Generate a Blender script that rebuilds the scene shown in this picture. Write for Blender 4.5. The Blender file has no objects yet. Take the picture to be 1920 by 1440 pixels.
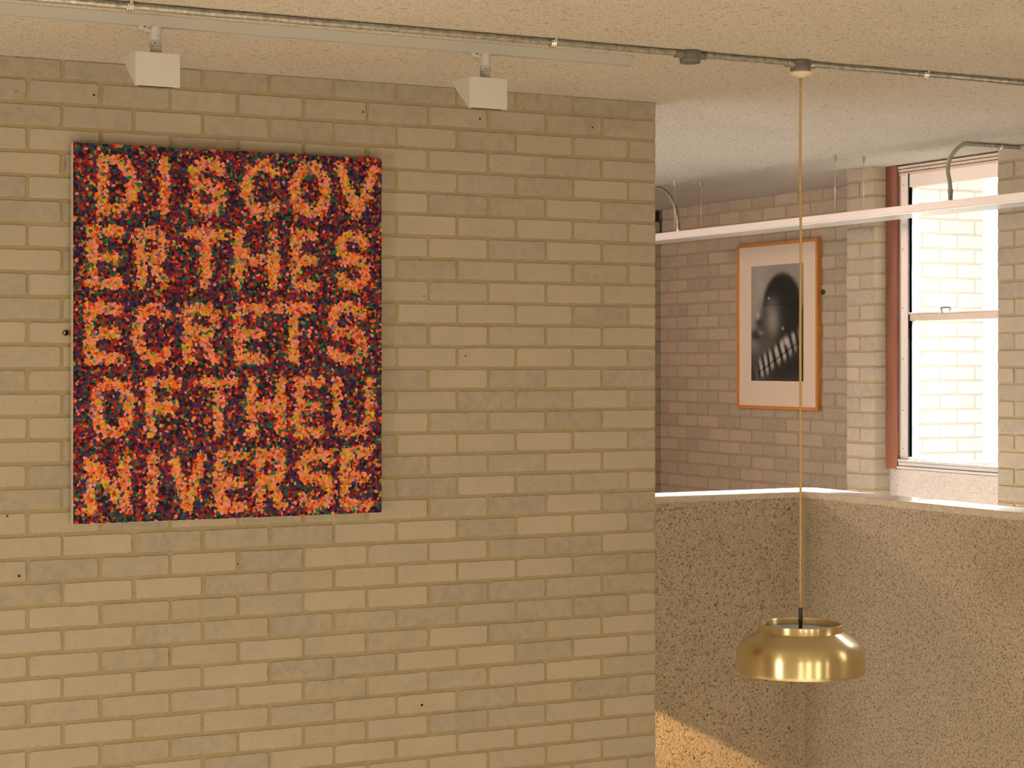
import bpy, bmesh, math, random
import numpy as np
from mathutils import Vector, Matrix

# ------------------------------------------------------------------ camera, world, lights
S = bpy.context.scene
C = bpy.context.collection
S.view_settings.view_transform = 'Standard'
S.view_settings.look = 'None'
S.view_settings.gamma = 1
S.view_settings.use_curve_mapping = False
S.view_settings.exposure = 0.0

F, HZ = 3620.0, 680.0                       # focal length and eye line, in pixels of the 1920 wide frame
CA, SA = 0.8894, 0.4571
cd = bpy.data.cameras.new('camera'); cam = bpy.data.objects.new('camera', cd); C.objects.link(cam)
cam.location = (0, 0, 0)
cam.rotation_euler = (math.pi/2, 0, -math.atan2(SA, CA))
cd.sensor_width = 36; cd.lens = F/1920*36; cd.shift_y = -40/1920
cd.clip_start = 0.05
S.camera = cam

W = bpy.data.worlds.new('sky'); S.world = W; W.use_nodes = True
bg = W.node_tree.nodes['Background']
bg.inputs[0].default_value = (1.0, 0.97, 0.93, 1); bg.inputs[1].default_value = 1.25

def lamp(name, kind, loc, direction, energy, color, **kw):
    l = bpy.data.lights.new(name, kind); l.energy = energy; l.color = color
    for k, v in kw.items(): setattr(l, k, v)
    o = bpy.data.objects.new(name, l); C.objects.link(o); o.location = loc
    o.rotation_euler = Vector(direction).to_track_quat('-Z', 'Y').to_euler()
    return o
lamp('sun', 'SUN', (12, 2, 8), (-.06, .75, -.50), .55, (1, .97, .93), angle=math.radians(2))
# added warm area lamps standing in for assumed windows behind and beside the camera
WARM = (1.0, .88, .66)
lamp('added_rear_lamp_a', 'AREA', (-1.6, -2.7, -1.4), (.30, 1, .40), 84, WARM, shape='RECTANGLE', size=.8, size_y=3.9)
lamp('added_rear_lamp_b', 'AREA', (.9, -2.7, -1.4), (.1, 1, .40), 84, WARM, shape='RECTANGLE', size=.8, size_y=3.9)
lamp('added_rear_lamp_c', 'AREA', (3.4, -2.7, -1.4), (-.1, 1, .40), 84, WARM, shape='RECTANGLE', size=.8, size_y=3.9)
lamp('added_rear_lamp_d', 'AREA', (5.8, -2.7, -1.3), (-.2, 1, .2), 36, (1, .80, .5), shape='RECTANGLE', size=.3, size_y=3.0)
lamp('added_side_lamp_left', 'AREA', (-2.9, 3.6, -1.3), (1, .1, .25), 165, (1, .87, .66), shape='RECTANGLE', size=.9, size_y=2.8)
lamp('added_side_lamp_right', 'AREA', (6.68, 3.4, .25), (-1, .25, -.05), 14, (1, .84, .64), shape='RECTANGLE', size=.8, size_y=1.4)
lamp('added_sky_lamp_over', 'AREA', (8.3, 7.74, 2.05), (-1, 0, -.86), 190, (.97, .97, 1), spread=math.radians(48), shape='RECTANGLE', size=.5, size_y=.9)  # added unseen lamp outside the window, whitens the parapet top
lamp('added_sky_lamp_down', 'AREA', (7.6, 7.95, 2.2), (-.6, 0, -1), 950, (1, .99, .97), spread=math.radians(44), shape='RECTANGLE', size=.5, size_y=.5)  # added unseen lamp; its bounce off the walkway floor brightens the piers
# added spot on the unseen lower floor; its bounce brightens the ceiling
lamp('floor_bounce_spot', 'SPOT', (.8, -2.4, .8), (.12, .95, -1), 8000, (1, .88, .70), spot_size=math.radians(62), spot_blend=.3, shadow_soft_size=.2)
# unseen lamp for an assumed window on the far landing, behind the brick wall
lamp('assumed_landing_light', 'AREA', (2.6, 11.4, .80), (.62, -.92, -.34), 78, (1, .58, .40), shape='RECTANGLE', size=.9, size_y=.35)
# added unseen spot behind the brick wall, stands in for low sun on the parapet
lamp('low_sun_spot', 'SPOT', (2.75, 7.03, -.645), (math.cos(math.radians(47)), .20, -math.sin(math.radians(47))), 620, (1, .56, .20),
     spot_size=math.radians(40), spot_blend=.06, shadow_soft_size=.012)

# ------------------------------------------------------------------ helpers
def lin(c):
    return tuple((v/255/12.92 if v/255 <= .04045 else ((v/255+.055)/1.055)**2.4) for v in c)
def pt(px, py, X=None, Y=None):
    """point of the place on the plane X= or Y= for a point of the photo"""
    t = (px-960)/F
    if Y is None:
        Y = X/((SA+CA*t)/(CA-SA*t))
    else:
        X = Y*(SA+CA*t)/(CA-SA*t)
    d = SA*X+CA*Y
    return Vector((X, Y, (HZ-py)*d/F))
def tag(o, label=None, cat=None, group=None, kind=None):
    if label: o['label'] = label
    if cat: o['category'] = cat
    if group: o['group'] = group
    if kind: o['kind'] = kind
    return o
def empty(name, loc=(0, 0, 0)):
    o = bpy.data.objects.new(name, None); C.objects.link(o); o.location = loc; o.empty_display_size = .05
    return o
def obj(name, bm, mats, parent=None, smooth=False, bevel=0, auto=None):
    me = bpy.data.meshes.new(name); bm.normal_update(); bm.to_mesh(me); bm.free()
    if not isinstance(mats, (list, tuple)): mats = [mats]
    for m in mats: me.materials.append(m)
    o = bpy.data.objects.new(name, me); C.objects.link(o)
    if parent is not None:
        o.parent = parent
        o.matrix_parent_inverse = Matrix.Translation(parent.location).inverted()
    if bevel:
        b = o.modifiers.new('b', 'BEVEL'); b.width = bevel; b.segments = 2; b.limit_method = 'ANGLE'
    if smooth:
        for p in me.polygons: p.use_smooth = True
        if auto: me.set_sharp_from_angle(angle=math.radians(auto))
    return o
def box(bm, a, b, mi=0):
    x0, y0, z0 = [min(p, q) for p, q in zip(a, b)]; x1, y1, z1 = [max(p, q) for p, q in zip(a, b)]
    v = [bm.verts.new(p) for p in [(x0,y0,z0),(x1,y0,z0),(x1,y1,z0),(x0,y1,z0),(x0,y0,z1),(x1,y0,z1),(x1,y1,z1),(x0,y1,z1)]]
    fs = []
    for f in [(0,3,2,1),(4,5,6,7),(0,1,5,4),(1,2,6,5),(2,3,7,6),(3,0,4,7)]:
        q = bm.faces.new([v[i] for i in f]); q.material_index = mi; fs.append(q)
    return fs
def lathe(bm, prof, c, seg=64, mi=0, close=False, axis='z'):
    rings = []
    for r, z in prof:
        if r < 1e-6: rings.append([bm.verts.new((c[0], c[1], c[2]+z))]); continue
        rings.append([bm.verts.new((c[0]+r*math.cos(2*math.pi*i/seg), c[1]+r*math.sin(2*math.pi*i/seg), c[2]+z)) for i in range(seg)])
    if close: rings.append(rings[0])
    for a, b in zip(rings, rings[1:]):
        for i in range(seg):
            j = (i+1) % seg
            if len(a) == 1 and len(b) == 1: continue
            vs = [a[0], b[j], b[i]] if len(a) == 1 else ([a[i], a[j], b[0]] if len(b) == 1 else [a[i], a[j], b[j], b[i]])
            f = bm.faces.new(vs); f.material_index = mi
def tube(bm, pts, r, seg=12, mi=0, caps=True):
    pts = [Vector(p) for p in pts]; n = len(pts)
    tang = [(pts[min(i+1, n-1)]-pts[max(i-1, 0)]).normalized() for i in range(n)]
    up = Vector((0, 0, 1)) if abs(tang[0].z) < .9 else Vector((1, 0, 0))
    rings = []
    nrm = (up-tang[0]*up.dot(tang[0])).normalized()
    for i in range(n):
        nrm = (nrm-tang[i]*nrm.dot(tang[i])).normalized(); bi = tang[i].cross(nrm)
        rr = r[i] if isinstance(r, (list, tuple)) else r
        rings.append([bm.verts.new(pts[i]+nrm*rr*math.cos(2*math.pi*k/seg)+bi*rr*math.sin(2*math.pi*k/seg)) for k in range(seg)])
    for a, b in zip(rings, rings[1:]):
        for i in range(seg):
            f = bm.faces.new([a[i], a[(i+1) % seg], b[(i+1) % seg], b[i]]); f.material_index = mi
    if caps:
        bm.faces.new(rings[0][::-1]).material_index = mi; bm.faces.new(rings[-1]).material_index = mi
def spline(ctrl, n=10):
    P = [Vector(p) for p in ctrl]; P = [P[0]*2-P[1]]+P+[P[-1]*2-P[-2]]; out = []
    for i in range(1, len(P)-2):
        for k in range(n):
            t = k/n
            out.append(.5*((2*P[i])+(P[i+1]-P[i-1])*t+(2*P[i-1]-5*P[i]+4*P[i+1]-P[i+2])*t*t+(-P[i-1]+3*P[i]-3*P[i+1]+P[i+2])*t**3))
    out.append(P[-2]); return out

# ------------------------------------------------------------------ materials
def mat(name):
    m = bpy.data.materials.new(name); m.use_nodes = True; nt = m.node_tree
    return m, nt, nt.nodes['Principled BSDF']
def N(nt, kind, **kw):
    n = nt.nodes.new(kind)
    for k, v in kw.items():
        if hasattr(n, k): setattr(n, k, v)
    return n
def noise(nt, vec, scale, detail=4, rough=.6):
    n = N(nt, 'ShaderNodeTexNoise'); n.inputs['Scale'].default_value = scale
    n.inputs['Detail'].default_value = detail; n.inputs['Roughness'].default_value = rough
    nt.links.new(vec, n.inputs['Vector']); return n.outputs['Fac']
def mix(nt, fac, a, b, mode='MIX'):
    n = N(nt, 'ShaderNodeMix', data_type='RGBA', blend_type=mode)
    for s, v in ((n.inputs['Factor'], fac), (n.inputs['A'], a), (n.inputs['B'], b)):
        if isinstance(v, (int, float)): s.default_value = v
        elif isinstance(v, tuple): s.default_value = (*v, 1) if len(v) == 3 else v
        else: nt.links.new(v, s)
    return n.outputs['Result']
def rng(nt, v, a, b, c=0., d=1.):
    n = N(nt, 'ShaderNodeMapRange'); nt.links.new(v, n.inputs[0])
    for i, x in enumerate((a, b, c, d)): n.inputs[i+1].default_value = x
    return n.outputs[0]
def math_(nt, op, a, b):
    n = N(nt, 'ShaderNodeMath', operation=op)
    for s, v in ((n.inputs[0], a), (n.inputs[1], b)):
        if isinstance(v, (int, float)): s.default_value = v
        else: nt.links.new(v, s)
    return n.outputs[0]
def bump(nt, bs, h, strength=.5, dist=.003):
    n = N(nt, 'ShaderNodeBump'); n.inputs['Strength'].default_value = strength; n.inputs['Distance'].default_value = dist
    nt.links.new(h, n.inputs['Height']); nt.links.new(n.outputs[0], bs.inputs['Normal'])
def coords(nt):
    return N(nt, 'ShaderNodeTexCoord').outputs['Object']
def plain(name, col, rough=.5, metal=0, grain=0, gscale=300):
    m, nt, b = mat(name); b.inputs['Roughness'].default_value = rough; b.inputs['Metallic'].default_value = metal
    v = coords(nt); f = noise(nt, v, gscale, 3)
    nt.links.new(mix(nt, rng(nt, f, .3, .7), tuple(c*(1-grain) for c in col), tuple(min(1, c*(1+grain)) for c in col)), b.inputs['Base Color'])
    return m

def brick_mat(name, light, dark, grey):
    m, nt, b = mat(name); v = coords(nt)
    a = N(nt, 'ShaderNodeAttribute', attribute_name='bv'); av = a.outputs['Fac']
    # soot: some bricks greyer, with soft cloudy patches of their own
    big = noise(nt, v, 5.5, 4, .6); mid = noise(nt, v, 22, 5, .65)
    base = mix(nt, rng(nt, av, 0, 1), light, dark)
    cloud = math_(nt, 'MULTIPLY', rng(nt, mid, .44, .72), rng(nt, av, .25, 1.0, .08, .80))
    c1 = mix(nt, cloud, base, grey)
    c2 = mix(nt, rng(nt, big, .35, .7, 0, .20), c1, grey)
    g = noise(nt, v, 260, 3, .7)
    c3 = mix(nt, rng(nt, g, .3, .7, 0, 1), mix(nt, .13, c2, (0, 0, 0)), mix(nt, .06, c2, (1, 1, 1)))
    # sparse pits
    vo = N(nt, 'ShaderNodeTexVoronoi'); vo.inputs['Scale'].default_value = 26; nt.links.new(v, vo.inputs['Vector'])
    pit = rng(nt, vo.outputs['Distance'], .035, .06, 1, 0)
    c4 = mix(nt, math_(nt, 'MULTIPLY', pit, .6), c3, tuple(x*.35 for x in grey))
    nt.links.new(c4, b.inputs['Base Color']); b.inputs['Roughness'].default_value = .88
    b.inputs['Specular IOR Level'].default_value = .25
    h = math_(nt, 'ADD', math_(nt, 'MULTIPLY', g, .35), mid)
    bump(nt, b, h, .45, .002)
    return m
M_BRICK = brick_mat('cream_brick', (.46, .388, .292), (.39, .331, .247), (.275, .242, .196))
M_BRICKO = brick_mat('outside_brick', (.78, .76, .73), (.72, .70, .67), (.60, .58, .54))
def mortar_mat(name, ca, cb):
    m, nt, b = mat(name); v = coords(nt)
    f = noise(nt, v, 9, 5, .6); g = noise(nt, v, 240, 3, .7)
    c = mix(nt, rng(nt, f, .3, .7), ca, cb)
    c = mix(nt, rng(nt, g, .3, .7), mix(nt, .2, c, (0, 0, 0)), mix(nt, .06, c, (1, 1, 1)))
    nt.links.new(c, b.inputs['Base Color']); b.inputs['Roughness'].default_value = .95
    b.inputs['Specular IOR Level'].default_value = .1
    bump(nt, b, g, .7, .002); return m
M_MORTAR = mortar_mat('ochre_mortar', (.36, .275, .148), (.41, .318, .175))
M_MORTARO = mortar_mat('outside_mortar', (.50, .46, .40), (.56, .52, .45))
M_HOLE = plain('drill_hole', (.012, .010, .009), .9)

def concrete(name, base, dark, speck, density=.5, bstr=1.0, bscale=95, bdist=.004):
    m, nt, b = mat(name); v = coords(nt)
    f = noise(nt, v, 3.0, 4, .6); g = noise(nt, v, bscale, 3, .62)
    c = mix(nt, rng(nt, f, .3, .7), base, dark)
    c = mix(nt, rng(nt, g, .35, .65, 0, 1), mix(nt, .42, c, speck), mix(nt, .14, c, (1, 1, .95)))
    vo = N(nt, 'ShaderNodeTexVoronoi'); vo.inputs['Scale'].default_value = 74; vo.inputs['Randomness'].default_value = 1
    wv = N(nt, 'ShaderNodeVectorMath', operation='ADD'); nn = N(nt, 'ShaderNodeTexNoise'); nn.inputs['Scale'].default_value = 60
    nt.links.new(v, nn.inputs['Vector'])
    sc = N(nt, 'ShaderNodeVectorMath', operation='SCALE'); sc.inputs['Scale'].default_value = .012
    nt.links.new(nn.outputs['Color'], sc.inputs[0]); nt.links.new(v, wv.inputs[0]); nt.links.new(sc.outputs[0], wv.inputs[1])
    nt.links.new(wv.outputs[0], vo.inputs['Vector'])
    sx = N(nt, 'ShaderNodeSeparateColor'); nt.links.new(vo.outputs['Color'], sx.inputs[0])
    rad = rng(nt, sx.outputs[0], 1-density, 1, .08, .50)
    sp = math_(nt, 'LESS_THAN', vo.outputs['Distance'], rad)
    c = mix(nt, math_(nt, 'MULTIPLY', sp, rng(nt, sx.outputs[1], 0, 1, .35, .95)), c, speck)
    v2 = N(nt, 'ShaderNodeTexVoronoi'); v2.inputs['Scale'].default_value = 17; nt.links.new(wv.outputs[0], v2.inputs['Vector'])
    sx2 = N(nt, 'ShaderNodeSeparateColor'); nt.links.new(v2.outputs['Color'], sx2.inputs[0])
    sp2 = math_(nt, 'LESS_THAN', v2.outputs['Distance'], rng(nt, sx2.outputs[0], .7, 1, 0., .17))
    c = mix(nt, math_(nt, 'MULTIPLY', sp2, .9), c, tuple(x*.55 for x in speck))
    nt.links.new(c, b.inputs['Base Color']); b.inputs['Roughness'].default_value = .9
    b.inputs['Specular IOR Level'].default_value = .2
    h = math_(nt, 'SUBTRACT', g, math_(nt, 'MULTIPLY', sp, .25))
    bump(nt, b, h, bstr, bdist); return m
M_CONC = concrete('exposed_aggregate_concrete', (.56, .46, .345), (.50, .41, .30), (.20, .15, .09), .82, 1.0, 110, .010)
M_CONC2 = concrete('pale_aggregate_panel', (.80, .72, .67), (.74, .67, .62), (.42, .37, .34), .45, .35)
M_COPING = concrete('smooth_coping', (.58, .50, .39), (.54, .46, .355), (.36, .28, .19), .10, .3)
M_COPTOP = plain('glare_white_coping_top', (.86, .85, .83), .22, 0, .03, 40)  # window glare on the coping top put into its near-white colour
def ceil_mat():
    m, nt, b = mat('sprayed_fibre_ceiling'); v = coords(nt)
    f = noise(nt, v, 1.6, 4, .6); g = noise(nt, v, 120, 4, .7); h = noise(nt, v, 38, 4, .65)
    c = mix(nt, rng(nt, f, .35, .65), (.79, .72, .63), (.73, .66, .575))
    c = mix(nt, rng(nt, g, .36, .64), mix(nt, .48, c, (.22, .15, .08)), mix(nt, .22, c, (1, .95, .85)))
    c = mix(nt, rng(nt, h, .57, .68, 0, .62), c, (.22, .16, .09))
    nt.links.new(c, b.inputs['Base Color']); b.inputs['Roughness'].default_value = .95
    b.inputs['Specular IOR Level'].default_value = .1
    bump(nt, b, math_(nt, 'ADD', g, h), 1.0, .008); return m
M_CEIL = ceil_mat()
M_LAND = plain('dark_landing_carpet', (.20, .15, .12), .95, 0, .15, 60)
M_WALK = plain('pale_walkway_floor', (.66, .65, .64), .8, 0, .08, 30)
M_FLOOR = concrete('floor_concrete', (.51, .46, .38), (.47, .42, .34), (.3, .26, .2), .2, .2)
M_GROUND = plain('outside_ground', (.58, .57, .55), .9, 0, .1, 3)
def brushed(name, col, rough, scale=(0, 0, 1)):
    m, nt, b = mat(name); b.inputs['Metallic'].default_value = 1; b.inputs['Base Color'].default_value = (*col, 1)
    v = coords(nt); mp = N(nt, 'ShaderNodeMapping'); mp.inputs['Scale'].default_value = scale
    nt.links.new(v, mp.inputs[0]); f = noise(nt, mp.outputs[0], 1, 3, .7)
    nt.links.new(rng(nt, f, .3, .7, rough*.98, rough*1.02), b.inputs['Roughness'])
    bump(nt, b, f, .02, .0002); return m, b
M_BRASS, bb = brushed('spun_brass', (.68, .58, .33), .30, (1, 1, 500))
bb.inputs['Anisotropic'].default_value = .85; bb.inputs['Anisotropic Rotation'].default_value = .25
_t = N(M_BRASS.node_tree, 'ShaderNodeTangent', direction_type='RADIAL', axis='Z'); M_BRASS.node_tree.links.new(_t.outputs[0], bb.inputs['Tangent'])
M_LIP = plain('polished_brass_lip', (.85, .76, .58), .2, 1)
def galv():
    m, nt, b = mat('galvanised_steel'); v = coords(nt); b.inputs['Metallic'].default_value = .9
    f = noise(nt, v, 45, 4, .7)
    nt.links.new(mix(nt, rng(nt, f, .35, .65), (.30, .29, .26), (.56, .55, .51)), b.inputs['Base Color'])
    nt.links.new(rng(nt, f, .3, .7, .50, .30), b.inputs['Roughness']); return m
M_GALV = galv()
M_CAST = plain('cast_zinc_box', (.22, .21, .19), .55, .6, .25, 60)
M_CLIP = plain('bright_clip_steel', (.80, .79, .75), .22, 1)
M_WHITE = plain('white_powder_coat', (.48, .46, .425), .45, 0, .02, 200)
M_HEAD = plain('warm_white_lamp_housing', (.57, .555, .52), .42, 0, .02, 200)
M_BARW = plain('white_aluminium_bar', (.72, .70, .69), .35, 0, .02, 200)
M_OPAL = plain('opal_diffuser', (.80, .79, .77), .25)
M_BLACK = plain('black_plastic', (.012, .011, .010), .35)
M_DARK = plain('near_black_strip', (.03, .025, .02), .8)  # near-black colour of the track's conductor strips
M_GREYTXT = plain('grey_print', (.10, .09, .08), .8)
M_ALU = plain('silver_aluminium', (.78, .77, .75), .35, .15, .03, 100)
M_ALUD = plain('dull_aluminium', (.50, .46, .40), .45, .3, .1, 60)
M_LATCH = plain('dark_grey_latch', (.16, .15, .13), .4, .5, .1, 60)
M_PLATE = plain('grey_lamp_plate', (.30, .30, .33), .45, .3, .15, 120)
M_CORD = plain('ochre_fabric_cord', (.50, .32, .12), .8, 0, .2, 900)
M_WIRE = plain('steel_wire', (.75, .73, .68), .35, .7)
M_FLEX = plain('grey_flexible_sheath', (.36, .35, .28), .5, 0, .1, 100)
M_POST = plain('red_brown_post', (.165, .052, .024), .62, 0, .28, 130)
M_CREAMC = plain('cream_ceramic', (.70, .60, .46), .35, 0, .08, 60)
M_BRASSD = plain('tarnished_brass', (.22, .13, .04), .45, .6, .2, 300)
def wood():
    m, nt, b = mat('honey_oak'); v = coords(nt); mp = N(nt, 'ShaderNodeMapping'); mp.inputs['Scale'].default_value = (40, 40, 5)
    nt.links.new(v, mp.inputs[0]); f = noise(nt, mp.outputs[0], 3, 5, .6)
    nt.links.new(mix(nt, rng(nt, f, .3, .7), (.46, .17, .03), (.63, .27, .055)), b.inputs['Base Color'])
    b.inputs['Roughness'].default_value = .42; return m
M_WOOD = wood()
M_MAT = plain('cream_mount_board', (.72, .62, .50), .8, 0, .03, 300)
M_CANVAS = plain('primed_canvas_edge', (.60, .52, .38), .85, 0, .06, 300)
def attr_mat(name, rough=.6, spec=.3):
    m, nt, b = mat(name); a = N(nt, 'ShaderNodeAttribute', attribute_name='col')
    nt.links.new(a.outputs['Color'], b.inputs['Base Color']); b.inputs['Roughness'].default_value = rough
    b.inputs['Specular IOR Level'].default_value = spec; return m
M_PAINT = attr_mat('painted_dots', .7, .2)
M_PRINT = attr_mat('printed_paper', .85, .08)
def glass():
    m = bpy.data.materials.new('window_glass'); m.use_nodes = True; nt = m.node_tree
    nt.nodes.remove(nt.nodes['Principled BSDF'])
    tr = N(nt, 'ShaderNodeBsdfTransparent'); tr.inputs[0].default_value = (.96, .97, .96, 1)
    gl = N(nt, 'ShaderNodeBsdfGlossy'); gl.inputs['Roughness'].default_value = .02
    fr = N(nt, 'ShaderNodeLayerWeight'); mx = N(nt, 'ShaderNodeMixShader')
    pw = math_(nt, 'POWER', fr.outputs['Facing'], 4.0); pw = math_(nt, 'ADD', math_(nt, 'MULTIPLY', pw, .7), .03)
    nt.links.new(pw, mx.inputs[0]); nt.links.new(tr.outputs[0], mx.inputs[1]); nt.links.new(gl.outputs[0], mx.inputs[2])
    nt.links.new(mx.outputs[0], nt.nodes['Material Output'].inputs[0]); return m
M_GLASS = glass()

# ------------------------------------------------------------------ brickwork
ZC = 1.0825                                 # ceiling
def zrow(n): return -.0208+(.0859 if n > 0 else .0844)*n
BL, BG = .2605, .0115                       # brick pitch, joint
R = random.Random(7)
def add_brick(bm, lay, O, U, Nn, u0, u1, z0, z1, val, jit=.0012, depth=.004, mi=1):
    w, h = u1-u0, z1-z0
    if w < .012 or h < .012: return
    c = min(.006+R.random()*.005, w*.2, h*.2)
    P = []
    def side(a, b, n):
        for k in range(n):
            t = k/n; P.append((a[0]+(b[0]-a[0])*t, a[1]+(b[1]-a[1])*t))
    side((u0+c, z0), (u1-c, z0), max(2, int(w/.03))); P.append((u1-c, z0)); P.append((u1-c*.3, z0+c*.3))
    side((u1, z0+c), (u1, z1-c), 2); P.append((u1, z1-c)); P.append((u1-c*.3, z1-c*.3))
    side((u1-c, z1), (u0+c, z1), max(2, int(w/.03))); P.append((u0+c, z1)); P.append((u0+c*.3, z1-c*.3))
    side((u0, z1-c), (u0, z0+c), 2); P.append((u0, z0+c)); P.append((u0+c*.3, z0+c*.3))
    P = [(a+R.uniform(-jit, jit), b+R.uniform(-jit, jit)) for a, b in P]
    cu, cz = (u0+u1)/2, (z0+z1)/2
    ins = .0018; dd = depth+R.uniform(-.0006, .0006)
    out = [bm.verts.new(O+U*a+Vector((0, 0, b))-Nn*.001) for a, b in P]
    mid = [bm.verts.new(O+U*(a+(cu-a)*ins/w*1.2)+Vector((0, 0, b+(cz-b)*ins/h*1.2))+Nn*(dd*.55)) for a, b in P]
    inn = [bm.verts.new(O+U*(a+(cu-a)*ins/w*3.5)+Vector((0, 0, b+(cz-b)*ins/h*3.5))+Nn*dd) for a, b in P]
    fs = [bm.faces.new(inn)]
    n = len(P)
    for A, B in ((out, mid), (mid, inn)):
        for i in range(n): fs.append(bm.faces.new([A[i], A[(i+1) % n], B[(i+1) % n], B[i]]))
    for f in fs: f.material_index = mi; f[lay] = val
def bricks(bm, lay, O, U, Nn, u0, u1, z0, z1, ja, jb, lo=-60, hi=14, special=None, jit=.0012, gap=BG):
    """brick faces raised on the plane through O; ja/jb give a joint position for even and odd courses"""
    O, U, Nn = Vector(O), Vector(U), Vector(Nn)
    for n in range(lo, hi):
        a, b = max(zrow(n)+gap/2, z0), min(zrow(n+1)-gap/2, z1)
        if b-a < .015: continue
        j = ja if n % 2 == 0 else jb
        if isinstance(j, (list, tuple)): js = list(j)
        else:
            k0 = math.floor((u0-j)/BL); js = [j+BL*k for k in range(k0, k0+int((u1-u0)/BL)+3)]
        js = [u0-gap/2]+[q for q in js if u0+.02 < q < u1-.02]+[u1+gap/2]
        for i, (p, q) in enumerate(zip(js, js[1:])):
            r = R.random(); val = r*r
            if R.random() < .10: val = .75+.25*R.random()
            if special: val = special(n, p, q, val)
            e = R.uniform(-.0015, .0015)
            add_brick(bm, lay, O, U, Nn, p+gap/2+e*(i > 0), q-gap/2+e, a+R.uniform(-.001, .001), b+R.uniform(-.001, .001), val, jit)
def wallmesh():
    bm = bmesh.new(); lay = bm.faces.layers.float.new('bv'); return bm, lay
def tri_fix(bm):
    fs = [f for f in bm.faces if len(f.verts) > 4]
    bmesh.ops.triangulate(bm, faces=fs)

# the wall with the painting: one leaf of cream brick, runs down past the landing
YW, XE = 6.87, 4.199
bm, lay = wallmesh()
box(bm, (-3.0, YW, -4.0), (XE, YW+.11, ZC), 0)
dark_px = [(125, 1060), (845, 910), (965, 945), (1130, 1050), (545, 1045), (1128, 590), (860, 1110)]
darks = [pt(x, y, Y=YW) for x, y in dark_px]
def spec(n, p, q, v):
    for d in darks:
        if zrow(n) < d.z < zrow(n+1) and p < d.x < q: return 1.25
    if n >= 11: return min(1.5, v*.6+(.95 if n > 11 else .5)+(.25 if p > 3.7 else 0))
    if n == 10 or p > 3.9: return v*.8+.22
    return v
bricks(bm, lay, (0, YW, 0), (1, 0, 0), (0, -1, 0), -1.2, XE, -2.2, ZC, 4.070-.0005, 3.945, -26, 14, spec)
# its end, seen only from the side
bricks(bm, lay, (XE, 0, 0), (0, 1, 0), (1, 0, 0), YW, YW+.11, -2.2, ZC, 99, 99, -26, 14)
for x, y, r in [(176,178,.0045),(681,210,.004),(900,223,.0045),(1111,239,.004),(795,555,.003),(873,667,.0035),(791,1322,.0055),
                (36,1080,.005),(788,488,.0025),(14,967,.003),(962,266,.002),(13,968,.003),(30,172,.002),(446,1058,.003)]:
    p = pt(x, y, Y=YW-.005)
    f = bm.faces.new([bm.verts.new((p.x+r*math.cos(-k*math.pi/5), YW-.0052, p.z+r*math.sin(-k*math.pi/5))) for k in range(10)]); f.material_index = 2
tri_fix(bm)
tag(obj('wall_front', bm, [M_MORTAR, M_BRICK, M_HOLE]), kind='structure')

# wall with the framed print, beyond the landing
XP = 7.2
bm, lay = wallmesh()
box(bm, (XP, 8.90, -1.61), (XP+.2, 11.81, ZC), 0)
bricks(bm, lay, (XP, 0, 0), (0, 1, 0), (-1, 0, 0), 8.905, 11.70, -1.3, ZC, pt(1290, 600, X=XP).y, pt(1290, 600, X=XP).y+BL/2, -16, 14, None)
tri_fix(bm); tag(obj('wall_right', bm, [M_MORTAR, M_BRICK]), kind='structure')
bm, lay = wallmesh()
box(bm, (3.9, 11.70, -1.61), (XP, 11.9, ZC), 0)
bricks(bm, lay, (0, 11.70, 0), (1, 0, 0), (0, -1, 0), 3.9, XP, -1.3, ZC, .1, .23, -16, 14)
tri_fix(bm); tag(obj('wall_back', bm, [M_MORTAR, M_BRICK]), kind='structure')

# brick piers between the windows
XN = 6.64
def pier(name, y0, y1, xr, ybk=None):
    bm, lay = wallmesh()
    box(bm, (XN, y0, -1.61), (xr, y1, ZC), 0)
    m = (y0+y1)/2
    bricks(bm, lay, (XN, 0, 0), (0, 1, 0), (-1, 0, 0), y0, y1, -1.5, ZC, [99.], [m], -18, 14)
    bricks(bm, lay, (0, y0, 0), (1, 0, 0), (0, -1, 0), XN, xr, -1.5, ZC, 99, 99, -18, 14)
    tri_fix(bm); tag(obj(name, bm, [M_MORTAR, M_BRICK]), kind='structure')
pier('wall_pier_far', 8.551, 8.797, 6.80)
bm = bmesh.new(); box(bm, (6.78, 8.797, -1.61), (6.958, 8.90, ZC)); tag(obj('wall_link', bm, M_BRICKO), kind='structure')
pier('wall_pier_middle', 7.300, 7.549, 6.95)
pier('wall_pier_near', 6.050, 6.299, 6.95)
bm = bmesh.new(); box(bm, (6.74, -2.8, -4), (6.95, 6.05, ZC)); tag(obj('wall_right_near', bm, M_BRICK), kind='structure')

# concrete panels under the windows
bm = bmesh.new(); box(bm, (6.745, 7.549, -1.61), (6.90, 8.551, -.585)); tag(obj('wall_window_panel', bm, M_CONC2), kind='structure')
bm = bmesh.new(); box(bm, (6.745, 6.299, -1.61), (6.90, 7.300, -.585)); tag(obj('wall_window_panel_near', bm, M_CONC2), kind='structure')

# fin wall outside the window
bm, lay = wallmesh()
box(bm, (6.96, 8.88, -1.8), (7.69, 9.1, 1.35), 0)
bricks(bm, lay, (0, 8.88, 0), (1, 0, 0), (0, -1, 0), 6.96, 7.69, -1.2, 1.35, 7.24, 7.11, -14, 17)
bricks(bm, lay, (7.69, 0, 0), (0, 1, 0), (1, 0, 0), 8.88, 9.1, -1.2, 1.35, 99, 99, -14, 17)
tri_fix(bm); tag(obj('wall_outside', bm, [M_MORTARO, M_BRICKO]), kind='structure')

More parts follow.
